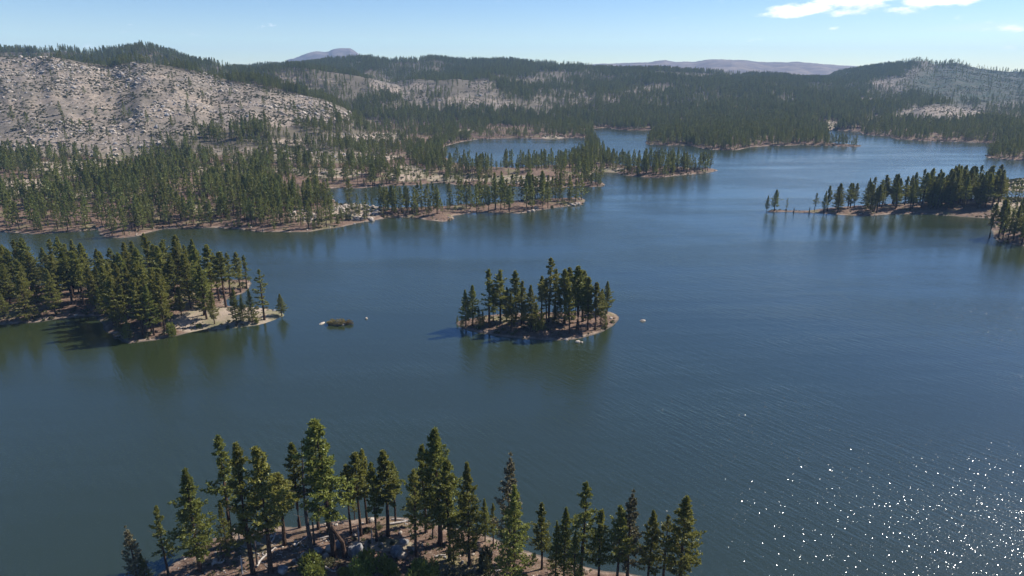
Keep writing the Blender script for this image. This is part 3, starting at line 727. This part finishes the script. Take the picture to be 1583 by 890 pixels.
def scatter(name, pts, coll, label, cat, kind='stuff'):
    """pts: array of x, y, z, scale, rotation, variant"""
    pts = np.asarray(pts, float)
    me = bpy.data.meshes.new(name); me.vertices.add(len(pts)); me.vertices.foreach_set('co', pts[:, :3].ravel())
    for nm, ty, col in (('scl', 'FLOAT', 3), ('rot', 'FLOAT', 4)):
        a = me.attributes.new(nm, ty, 'POINT'); a.data.foreach_set('value', pts[:, col].astype(np.float32))
    a = me.attributes.new('idx', 'INT', 'POINT'); a.data.foreach_set('value', pts[:, 5].astype(np.int32))
    o = link(name, me); tag(o, label, cat, kind=kind)
    ng = bpy.data.node_groups.new(name, 'GeometryNodeTree')
    ng.interface.new_socket('Geometry', in_out='INPUT', socket_type='NodeSocketGeometry'); ng.interface.new_socket('Geometry', in_out='OUTPUT', socket_type='NodeSocketGeometry')
    N, L = ng.nodes, ng.links
    gi, go = N.new('NodeGroupInput'), N.new('NodeGroupOutput'); ip = N.new('GeometryNodeInstanceOnPoints'); ci = N.new('GeometryNodeCollectionInfo')
    ci.inputs['Collection'].default_value = coll; ci.inputs['Separate Children'].default_value = True; ci.inputs['Reset Children'].default_value = True
    def attr(nm, dt):
        x = N.new('GeometryNodeInputNamedAttribute'); x.data_type = dt; x.inputs['Name'].default_value = nm; return x.outputs['Attribute']
    cx = N.new('ShaderNodeCombineXYZ'); L.new(attr('rot', 'FLOAT'), cx.inputs[2])
    cs = N.new('ShaderNodeCombineXYZ'); s = attr('scl', 'FLOAT')
    for k in range(3): L.new(s, cs.inputs[k])
    L.new(gi.outputs[0], ip.inputs['Points']); L.new(ci.outputs[0], ip.inputs['Instance']); ip.inputs['Pick Instance'].default_value = True
    L.new(attr('idx', 'INT'), ip.inputs['Instance Index']); L.new(cx.outputs[0], ip.inputs['Rotation']); L.new(cs.outputs[0], ip.inputs['Scale'])
    L.new(ip.outputs[0], go.inputs[0])
    md = o.modifiers.new('scatter', 'NODES'); md.node_group = ng
    return o

def candidates(y0, y1, cell, umax, rng):
    area = umax * (y1 * y1 - y0 * y0); n = int(area / cell)
    Y = np.sqrt(rng.uniform(y0 * y0, y1 * y1, n)); X = rng.uniform(-umax, umax, n) * Y
    return X, Y

def build_forest():
    rng = np.random.RandomState(8); out = []
    def add(X, Y, hlo, hhi, dens, by=None):
        D = shore(X, Y); k = D > 1.1; X, Y, D = X[k], Y[k], D[k]
        Z = height(X, Y, D); px, py = project(X, Y, Z)
        B = bareness(px, py, X, Y)
        p = dens(X, Y, px, py, D) * (1 - np.minimum(B * np.where((Y > 1400) & (px < 1300), .74, .98), 1))
        k = rng.uniform(size=len(X)) < p
        X, Y, Z, B, D = X[k], Y[k], Z[k], B[k], D[k]
        H = rng.uniform(hlo, hhi, len(X)) * (.85 + .3 * vnoise(X / 90, Y / 90, 4)) * (by(Y) if by else 1)
        young = (rng.uniform(size=len(X)) < .10 + .45 * (B > .3)); H = np.where(young, H * rng.uniform(.3, .6, len(X)), H)
        out.append(np.stack([X, Y, Z - .1, H / PINE_H, rng.uniform(0, 6.28, len(X)), rng.randint(0, 6, len(X))], 1))
    # lake-side woods
    X, Y = candidates(400, 1300, 26, .92, rng)
    def d1(X, Y, px, py, D):
        c = fbm(X / 45, Y / 45, 3, 31)
        q = np.clip((c - .36) * 4.2, .05, 1) * 1.0
        q = np.where((px > 1540) & (py > 240) & (py < 300), .5, q)
        q = np.where(py > 300, np.maximum(q, .42), q)
        q = np.where(px > 905, np.maximum(q, .8), q)                   # closed stand on the far point
        q = np.where((px > 1150) & (py > 262), np.where((px > 1545) & ((py < 298) | (px > 1585)), .5, np.where((px > 1545) & (py > 305), .4, 0)), q)   # the spit has its own trees
        return q * .58
    add(X, Y, 16, 24, d1, lambda Y: np.interp(Y, [400, 900], [.92, .68]))
    # young growth between them
    X, Y = candidates(400, 1250, 30, .92, rng)
    D = shore(X, Y); k = D > 1.5; X, Y, D = X[k], Y[k], D[k]
    Z = height(X, Y, D); px, py = project(X, Y, Z); c = fbm(X / 30, Y / 30, 3, 35)
    k = (rng.uniform(size=len(X)) < np.clip((c - .40) * 5, .04, .8)) & ~((px > 1150) & (py > 262)) & ~(inside(BALD_HILL, px, py))
    X, Y, Z = X[k], Y[k], Z[k]; out.append(np.stack([X, Y, Z - .1, rng.uniform(.1, .34, len(X)), rng.uniform(0, 6.28, len(X)), rng.randint(0, 3, len(X))], 1))
    # hillsides
    X, Y = candidates(1300, 3050, 38, .92, rng)
    def d2(X, Y, px, py, D):
        c = fbm(X / 130, Y / 130, 4, 41)
        return np.clip((c - .30) * 4.6, .12, 1) * np.where(py > 165, 1.0, .8)
    add(X, Y, 12, 19, d2)
    # scattered trees on the bald hill and a fringe along its foot
    X, Y = candidates(650, 1250, 900, .92, rng)
    D = shore(X, Y); Z = height(X, Y, D); px, py = project(X, Y, Z)
    k = (D > 5) & inside(BALD_HILL, px, py) & (rng.uniform(size=len(X)) < np.where(py > 175, .75, .06))
    out.append(np.stack([X, Y, Z - .1, rng.uniform(.35, .85, len(X)), rng.uniform(0, 6, len(X)), rng.randint(0, 6, len(X))], 1)[k])
    pts = np.concatenate(out)
    print('forest', len(pts), 'pines', N_PINES[0])
    scatter('forest', pts, protos, 'dark green pine forest covering the far shores and hillsides', 'forest')
build_forest()

# ------------------------------------------------------------------ boulders, brush
def rock_mesh(name, seed, mat, sub=2, flat=.75):
    import bmesh
    rg = random.Random(seed); bm = bmesh.new(); bmesh.ops.create_icosphere(bm, subdivisions=sub, radius=1.0)
    planes = [(Vector((rg.gauss(0, 1), rg.gauss(0, 1), rg.gauss(0, .8))).normalized(), rg.uniform(.55, .9)) for _ in range(9)]
    for v in bm.verts:
        for nrm, d in planes:
            q = v.co.dot(nrm)
            if q > d: v.co -= nrm * (q - d) * .9
        v.co *= rg.uniform(.95, 1.05); v.co.z *= flat; v.co.x *= 1.15
    me = bpy.data.meshes.new(name); bm.to_mesh(me); bm.free(); me.materials.append(mat); return me
def shrub_mesh(name, seed, mat, n=260, leaf=.16, stems=7, stem_mat=None, up=.7):
    rg = random.Random(seed); V, F = [], []; TV, TF = [], []
    lobes = [(Vector((rg.uniform(-.6, .6), rg.uniform(-.6, .6), rg.uniform(.25, .7) * up)), rg.uniform(.3, .5)) for _ in range(7)]
    for c, r in lobes:
        tube(TV, TF, [Vector((c.x * .15, c.y * .15, -.1)), Vector((c.x * .6, c.y * .6, c.z * .6)), c], [.035, .025, .01], 4)
    for i in range(n):
        c, r = rg.choice(lobes)
        d = Vector((rg.gauss(0, 1), rg.gauss(0, 1), rg.gauss(.2, .8))).normalized(); p = c + d * r * rg.uniform(.55, 1.05)
        if p.z < 0.02: p.z = rg.uniform(.02, .15)
        v = (d + Vector((rg.gauss(0, .6), rg.gauss(0, .6), rg.gauss(.3, .6)))).normalized() * leaf
        w = v.cross(Vector((rg.gauss(0, 1), rg.gauss(0, 1), rg.gauss(0, 1)))).normalized() * leaf * .45
        k = len(V); V.extend([tuple(p - v), tuple(p - w), tuple(p + w), tuple(p + v)]); F.append((k, k + 1, k + 3, k + 2))
    return V, F, TV, TF

bprot = bpy.data.collections.new('boulder_prototypes')
for i in range(5):
    bprot.objects.link(bpy.data.objects.new('far_boulder_%d' % i, rock_mesh('far_boulder_%d' % i, 200 + i, M['granite_pale'] if i != 2 else M['granite'], 1)))
sprot = bpy.data.collections.new('brush_prototypes')
for i in range(3):
    v, f, tv, tf = shrub_mesh('', 300 + i, None, 60, .34)
    sprot.objects.link(bpy.data.objects.new('far_brush_%d' % i, new_mesh('far_brush_%d' % i, v, f, [M['shrub_dark']])))
def build_boulders():
    rng = np.random.RandomState(12)
    X, Y = candidates(560, 3000, 11, .92, rng)
    k = (Y < 1400) | (rng.uniform(size=len(X)) < .30); X, Y = X[k], Y[k]
    D = shore(X, Y); k = D > 3; X, Y, D = X[k], Y[k], D[k]
    Z = height(X, Y, D); px, py = project(X, Y, Z); B = bareness(px, py, X, Y)
    c = fbm(X / 55, Y / 55, 4, 51)
    hill = hills(X, Y) > 4
    p = np.clip((c - .40) * 4, .03, 1) * (B > .4) * np.where(hill, .62, .08) * np.where((px > 1300) & (py < 160), .05, 1) * np.where(Y > 1400, .55, 1)
    k = rng.uniform(size=len(X)) < p
    S = np.clip(rng.lognormal(.05, .52, len(X)), .5, 3.8)
    pts = np.stack([X, Y, Z + S * .15, S, rng.uniform(0, 6.28, len(X)), rng.randint(0, 5, len(X))], 1)[k]
    # pale rocks strewn along the lake shores
    X2, Y2 = candidates(200, 900, 9, .9, rng); D2 = shore(X2, Y2); q = (D2 > -.3) & (D2 < 4.5); X2, Y2, D2 = X2[q], Y2[q], D2[q]
    q = (rng.uniform(size=len(X2)) < .22 * np.clip((fbm(X2 / 18, Y2 / 18, 3, 61) - .42) * 6, 0, 1)); X2, Y2, D2 = X2[q], Y2[q], D2[q]
    S2 = rng.uniform(.2, .95, len(X2)); p2 = np.stack([X2, Y2, np.maximum(height(X2, Y2, D2), 0) + S2 * .1, S2, rng.uniform(0, 6, len(X2)), rng.randint(0, 5, len(X2))], 1)
    # white boulder garden on the midland shore
    gx, gy = [], []
    for (cx, cy, rx, ry, nn) in ((550, 326, 38, 12, 170), (470, 337, 22, 6, 40), (850, 322, 35, 4, 60), (600, 337, 30, 2, 30), (890, 315, 14, 3, 40)):
        for _ in range(nn):
            a, r_ = rng.uniform(0, 6.28), math.sqrt(rng.uniform()); x, y = lake(cx + math.cos(a) * r_ * rx, cy + math.sin(a) * r_ * ry, 2.0); gx.append(x); gy.append(y)
    gx, gy = np.array(gx), np.array(gy); gd = shore(gx, gy); q = gd > 0; gx, gy, gd = gx[q], gy[q], gd[q]
    gs = rng.uniform(.6, 2.0, len(gx)); p3 = np.stack([gx, gy, height(gx, gy, gd) + gs * .2, gs, rng.uniform(0, 6, len(gx)), rng.randint(0, 2, len(gx))], 1)
    X4, Y4 = candidates(75, 175, 2.2, .75, rng); D4 = shore(X4, Y4); q = (D4 > .5) & (fbm(X4 / 5, Y4 / 5, 3, 81) > .47); X4, Y4, D4 = X4[q], Y4[q], D4[q]
    S4 = np.clip(rng.lognormal(-2.0, .55, len(X4)), .06, .5); p4 = np.stack([X4, Y4, height(X4, Y4, D4) + S4 * .2, S4, rng.uniform(0, 6, len(X4)), rng.randint(0, 5, len(X4))], 1)
    allp = np.concatenate([pts, p2, p3, p4]); print('boulders', len(allp))
    scatter('boulder_field', allp, bprot, 'pale granite boulders strewn over the bald slopes and shores', 'boulders')
    # brush
    X, Y = candidates(400, 3000, 20, .92, rng)
    D = shore(X, Y); k = D > 3; X, Y, D = X[k], Y[k], D[k]
    Z = height(X, Y, D); px, py = project(X, Y, Z); B = bareness(px, py, X, Y); c = fbm(X / 40, Y / 40, 4, 71)
    p = np.clip((c - .38) * 4, .08, 1) * (B > .3) * 1.5 * np.where(Y > 1400, .35, 1)
    k = rng.uniform(size=len(X)) < p; S = rng.uniform(.7, 2.1, len(X))
    X5, Y5 = candidates(75, 340, 1.6, .8, rng); D5 = shore(X5, Y5); q = (D5 > .8) & (fbm(X5 / 6, Y5 / 6, 3, 91) > .55); X5, Y5, D5 = X5[q], Y5[q], D5[q]
    X6, Y6 = candidates(190, 1300, 12, .9, rng); D6 = shore(X6, Y6); q = (D6 > .3) & (D6 < 9) & (fbm(X6 / 14, Y6 / 14, 3, 95) > .47); X5, Y5, D5 = np.append(X5, X6[q]), np.append(Y5, Y6[q]), np.append(D5, D6[q])
    big = np.append(np.ones(len(X5) - q.sum()), np.full(q.sum(), 2.6))
    p5 = np.stack([X5, Y5, height(X5, Y5, D5), rng.uniform(.12, .5, len(X5)) * big, rng.uniform(0, 6, len(X5)), rng.randint(0, 3, len(X5))], 1)
    pts = np.concatenate([np.stack([X, Y, Z, S, rng.uniform(0, 6.28, len(X)), rng.randint(0, 3, len(X))], 1)[k], p5]); print('brush', len(pts))
    scatter('brush', pts, sprot, 'low dark brush dotted over the bare slopes and clearings', 'brush')
build_boulders()

# ------------------------------------------------------------------ near shore: boulders, logs, stumps, shrubs
ROCKS = [rock_mesh('boulder_%d' % i, 400 + i, M['granite'] if i % 2 == 0 else M['granite_pale'], 3, .8) for i in range(6)]
def boulder(px, py, size, var, label, group=None, sz=(1, 1, 1), rot=None, sink=.25, z=None):
    x, y, g = ground_hit(px, py)
    o = link('boulder', ROCKS[var]); o.location = (x, y, g + size * .5 * (1 - sink * 2) if z is None else z); o.scale = [size * .5 * s for s in sz]
    o.rotation_euler = (0, 0, rnd.uniform(0, 6.28) if rot is None else rot); tag(o, label, 'boulder', group); return o
boulder(551, 856, 3.2, 0, 'big angular grey boulder against the leaning twin-trunked pine', sz=(.9, .8, 1.6), rot=.5)
boulder(523, 846, 2.2, 2, 'grey boulder just behind the twin trunks of the leaning pine')
boulder(511, 851, 2.0, 1, 'pale split boulder between the snag and the leaning pine')
boulder(491, 855, 1.9, 0, 'grey boulder at the foot of the black snag')
boulder(624, 840, 2.0, 4, 'rounded grey boulder at the edge of the sandy clearing')
boulder(612, 858, 3.0, 2, 'large craggy grey boulder below the sandy clearing')
boulder(621, 862, 2.0, 3, 'pale rock leaning on the large craggy boulder')
boulder(575, 806, 1.5, 1, 'white boulder at the waterline among the slim pines')
boulder(363, 826, 1.9, 5, 'pale boulder at the foot of a tall pine by the water')
boulder(470, 861, 1.5, 3, 'white rock among the scattered dead branches')
boulder(504, 862, 1.3, 5, 'pale rock beside the low green shrub and the leaning pine')
boulder(438, 884, 2.1, 0, 'grey rock below the scattered dead branches')
GR = 'small rocks on the log-strewn shore'
for (px, py, s, v) in [(333, 868, .9, 3), (480, 872, .8, 1), (455, 868, .8, 5), (539, 878, 1.0, 3), (590, 842, .7, 1), (655, 884, .8, 3), (700, 880, .7, 1), (745, 852, .9, 5), (400, 842, .9, 3), (548, 828, .7, 1), (640, 850, .8, 3), (420, 830, .7, 3), (688, 862, .6, 0)]:
    boulder(px, py, s, v, 'small pale rock lying on the log-strewn slope', GR)
WR = 'rocks breaking the water near the islet'
boulder(993.5, 496, 1.9, 1, 'white rock alone in the water off the sandy end of the island', sz=(1.3, .8, .6), z=.15)
boulder(893, 529, 1.9, 3, 'pair of pale rocks in the water before the island, larger one', sz=(1, .8, .8), z=.2)
boulder(899, 529.5, 1.2, 5, 'smaller pale rock in the water before the island', sz=(1, .8, .7), z=.12)
boulder(498, 500, 2.2, 1, 'flat pale rock in the water beside the reddish willow clump', sz=(1.4, .6, .4), z=.12)
boulder(530, 502.5, 1.0, 3, 'small pale rock at the foot of the reddish willow clump', z=.1)
boulder(566.5, 492.5, 1.1, 5, 'small white rock in open water past the willow clump', z=.15)
boulder(1533, 348, 3.0, 1, 'white rocks in the water by the root of the low spit', sz=(1.5, .7, .5), z=.1)

def log_mesh(name, seed, mat, branches=4):
    rg = random.Random(seed); V, F = [], []
    pts = [Vector((t * 2 - 1, .05 * math.sin(t * 5 + seed), .0 + .02 * math.sin(t * 7))) for t in [0, .2, .4, .6, .8, 1]]
    tube(V, F, pts, [.045, .042, .038, .032, .025, .014], 7)
    for k in range(branches):
        t = rg.uniform(.25, .95); p = Vector((t * 2 - 1, 0, 0)); d = Vector((rg.uniform(.2, .6), rg.uniform(-.5, .5), rg.uniform(-.02, .3)))
        tube(V, F, [p, p + d * .25, p + d * rg.uniform(.4, .7)], [.014, .01, .004], 4)
    return new_mesh(name, V, F, [mat])
LOGS = [log_mesh('log_%d' % i, 500 + i, M['dead'] if i < 4 else M['char'], 3 + i) for i in range(6)]
def log(a, b, thick, var, label, group=None, name='fallen_log'):
    pa, pb = Vector(ground_hit(*a)), Vector(ground_hit(*b)); mid = (pa + pb) / 2; d = pb - pa; l = d.length / 2
    o = link(name, LOGS[var]); o.location = mid + Vector((0, 0, thick * .55)); o.rotation_euler = d.to_track_quat('X', 'Z').to_euler()
    o.scale = (l, thick / .085 , thick / .085); tag(o, label, 'log', group); return o
log((602, 811), (650, 803), .5, 0, 'long white log lying along the water by the broad pine')
log((606, 803), (632, 806), .35, 1, 'white driftwood log at the waterline beyond the long white log')
log((561, 852), (590, 856), .22, 4, 'thin dark pole lying on the sandy clearing')
log((603, 849), (631, 842), .35, 2, 'pale log pointing at the rounded boulder by the clearing')
log((396, 877), (426, 846), .45, 2, 'straight white log lying past the long-trunked tall pine')
log((418, 840), (428, 826), .4, 0, 'white log pointing to the water beside the stout green pine')
log((328, 876), (347, 868), .6, 3, 'thick pale log at the foot of the wide dense pine')
log((352, 852), (372, 842), .5, 1, 'pale log in shade beside the young pine')
log((456, 846), (474, 830), .28, 2, 'thin white fallen stem near the snag')
log((495, 833), (524, 826), .35, 0, 'pale log behind the boulders of the leaning pine')
log((497, 879), (520, 884), .45, 3, 'grey log below the low green shrub')
log((673, 862), (700, 856), .3, 3, 'pale log on the needle floor by the small bright pine')
log((765, 884), (790, 878), .3, 1, 'pale log under the dense dark shaggy pine')
GL = 'white dead branches littering the log-strewn slope'
rl = random.Random(4)
for k in range(34):
    px = rl.uniform(368, 486); py = rl.uniform(846, 889) - (px - 368) * .08; a = rl.gauss(2.5, .5); l = rl.uniform(5, 15)
    log((px, py), (px + math.cos(a) * l, py - math.sin(a) * l * .7), rl.uniform(.10, .22), rl.choice([0, 1, 2, 3, 2]), 'bleached dead branch among the litter on the log-strewn slope', GL, 'dead_branch')
GL2 = 'thin dead branches lying around the clearing'
for k in range(26):
    px = rl.uniform(480, 800); py = rl.uniform(832, 888); a = rl.uniform(0, 3.14); l = rl.uniform(4, 11)
    log((px, py), (px + math.cos(a) * l, py - math.sin(a) * l * .5), rl.uniform(.07, .15), rl.randint(0, 5), 'thin dead branch lying on the needle floor around the clearing', GL2, 'dead_branch')
def stump(px, py, h, mat, label, group=None, r=.16):
    rg = random.Random(int(px)); V, F = [], []
    tube(V, F, [Vector((0, 0, -.3)), Vector((.02, 0, h * .3)), Vector((.06, .04, h * .75)), Vector((.02, .08, h))], [r * 1.3, r, r * .85, r * .4], 7)
    tube(V, F, [Vector((.05, .03, h * .6)), Vector((.35, .1, h * .72))], [r * .35, r * .1], 4)
    o = link('stump', new_mesh('stump', V, F, [mat])); o.location = ground_hit(px, py); tag(o, label, 'stump', group)
stump(571, 864, 4.0, M['char'], 'thin dark broken post standing at the edge of the sandy clearing')
stump(575, 838, 3.0, M['dead'], 'slim white broken stem standing on the sandy clearing')
stump(555, 840, 3.6, M['dead'], 'white broken stem behind the big grey boulder', r=.2)
stump(553, 824, 1.8, M['dead'], 'short white stump between the slim pines')
stump(486, 842, 6.5, M['char'], 'charred broken trunk beside the black snag', r=.22)
stump(375, 887, 4.2, M['dead'], 'white dead stem standing in the log litter')
stump(398, 875, 6.5, M['char'], 'thin charred trunk between the log litter and the tall pine', r=.18)
stump(370, 835, 3.4, M['dead'], 'pale dead stem beside the pale waterline boulder')
stump(343, 862, 3.2, M['char'], 'dark broken stem beside the young pine')
stump(669, 833, 3.6, M['char'], 'charred broken trunk beside the great thick-trunked pine', r=.2)
stump(1227, 328, 3.5, M['char'], 'dark stump standing on the narrow neck of the low spit', r=.4)
stump(1251, 328.5, 4.0, M['char'], 'dark stump at the wooded end of the narrow neck', r=.4)

SH = [shrub_mesh('s', 600 + i, None, 900, .10) for i in range(3)]
SHM = [(new_mesh('shrub_stems_%d' % i, s[2], s[3], [M['bark']]), new_mesh('shrub_leaves_%d' % i, s[0], s[1], [M['shrub']])) for i, s in enumerate(SH)]
SHD = [new_mesh('shrub_dark_%d' % i, s[0], s[1], [M['shrub_dark']]) for i, s in enumerate(SH)]
wv, wf, wtv, wtf = shrub_mesh('w', 650, None, 800, .10, up=1.1)
WIL = (new_mesh('willow_stems', wtv, wtf, [M['bark']]), new_mesh('willow_leaves', wv, wf, [M['willow']]))
def shrub(px, py, w, h, var, label, group=None, kind='shrub', z=None):
    x, y, g = ground_hit(px, py); e = link(kind, None); e.location = (x, y, g - .05 if z is None else z); e.scale = (w / 2, w / 2, h); e.rotation_euler = (0, 0, rnd.uniform(0, 6.28))
    pr = WIL if kind == 'willow_bush' else (SHM[var] if var < 3 else (SHM[var - 3][0], SHD[var - 3]))
    link('stems', pr[0], e); link('leaves', pr[1], e); tag(e, label, 'shrub', group); return e
shrub(472, 889, 7.0, 5.0, 0, 'bright green bushy shrub below the white branch litter')
shrub(489, 896, 5.5, 4.2, 1, 'bright shrub beside the bushy shrub below the branch litter')
shrub(512, 874, 3.8, 1.3, 3, 'low dull green shrub in front of the pale rocks')
shrub(530, 893, 4.0, 2.2, 2, 'small bright shrub below the leaning pine')
shrub(556, 892, 5.5, 4.8, 1, 'tall bright shrub below the big grey boulder')
shrub(575, 888, 7.5, 5.2, 0, 'largest bright shrub thicket below the dark broken post')
shrub(597, 894, 5.5, 4.6, 2, 'bright shrub beside the craggy grey boulder')
shrub(640, 893, 6.0, 5.0, 0, 'bright shrub in front of the needle floor beside the craggy boulder')
shrub(662, 896, 6.0, 4.6, 1, 'bright shrub at the edge of the open needle floor')
shrub(700, 893, 5.0, 1.4, 4, 'low dull brush patch in front of the small bright pine')
shrub(735, 894, 4.0, 1.4, 5, 'low dull brush at the foot of the conical pine')
shrub(569, 822, 3.0, 1.2, 4, 'rounded dull green bush between the slim pines')
shrub(588, 815, 2.6, 1.0, 3, 'low dull green bush by the long white log')
shrub(507, 824, 2.2, 1.4, 5, 'small dark bush behind the leaning pine')
shrub(591, 836, 2.0, .7, 4, 'low green tuft on the far side of the clearing')
shrub(608, 840, 1.6, .7, 3, 'low green tuft beside the rounded boulder')
shrub(747, 885, 4.5, 6.5, 3, 'dark grey dead-looking bush under the small bright pine')
shrub(268, 517, 5.5, 6.5, 0, 'round bright bush on the beach of the sandy point')
shrub(308, 506, 3.0, 2.2, 1, 'small green bush on the sand of the point')
shrub(397, 500, 2.4, 2.6, 2, 'small green bush beside the tall ragged pine on the point')
shrub(514, 501, 5.2, 1.9, 0, 'reddish willow clump growing out of the water, main clump', None, 'willow_bush', z=-.1)
shrub(526, 501, 5.6, 2.1, 0, 'widest reddish willow growing out of the water in the middle of the clump', None, 'willow_bush', z=-.1)
shrub(540, 500.5, 4.2, 1.6, 0, 'smallest reddish willow at the end of the clump in the water', None, 'willow_bush', z=-.1)

# ------------------------------------------------------------------ haze: clear mountain air thickening with distance
s = 9500.0; zb, zt = -14.0, 470.0
hm = material('air_haze'); N, L, n, m = nodes_of(hm.node_tree)
out = n('ShaderNodeOutputMaterial'); pv = n('ShaderNodeVolumePrincipled')
pv.inputs['Color'].default_value = (.36, .62, 1.0, 1); pv.inputs['Density'].default_value = 7.0e-5; pv.inputs['Anisotropy'].default_value = .0
L.new(pv.outputs[0], out.inputs['Volume'])
hv = [(-s, -s, zb), (s, -s, zb), (s, s, zb), (-s, s, zb), (-s, -s, zt), (s, -s, zt), (s, s, zt), (-s, s, zt)]
ho = link('haze', new_mesh('haze', hv, [(3, 2, 1, 0), (4, 5, 6, 7), (0, 1, 5, 4), (1, 2, 6, 5), (2, 3, 7, 6), (3, 0, 4, 7)], [hm]))
tag(ho, 'thin blue haze over the distant hills', 'haze', kind='stuff')
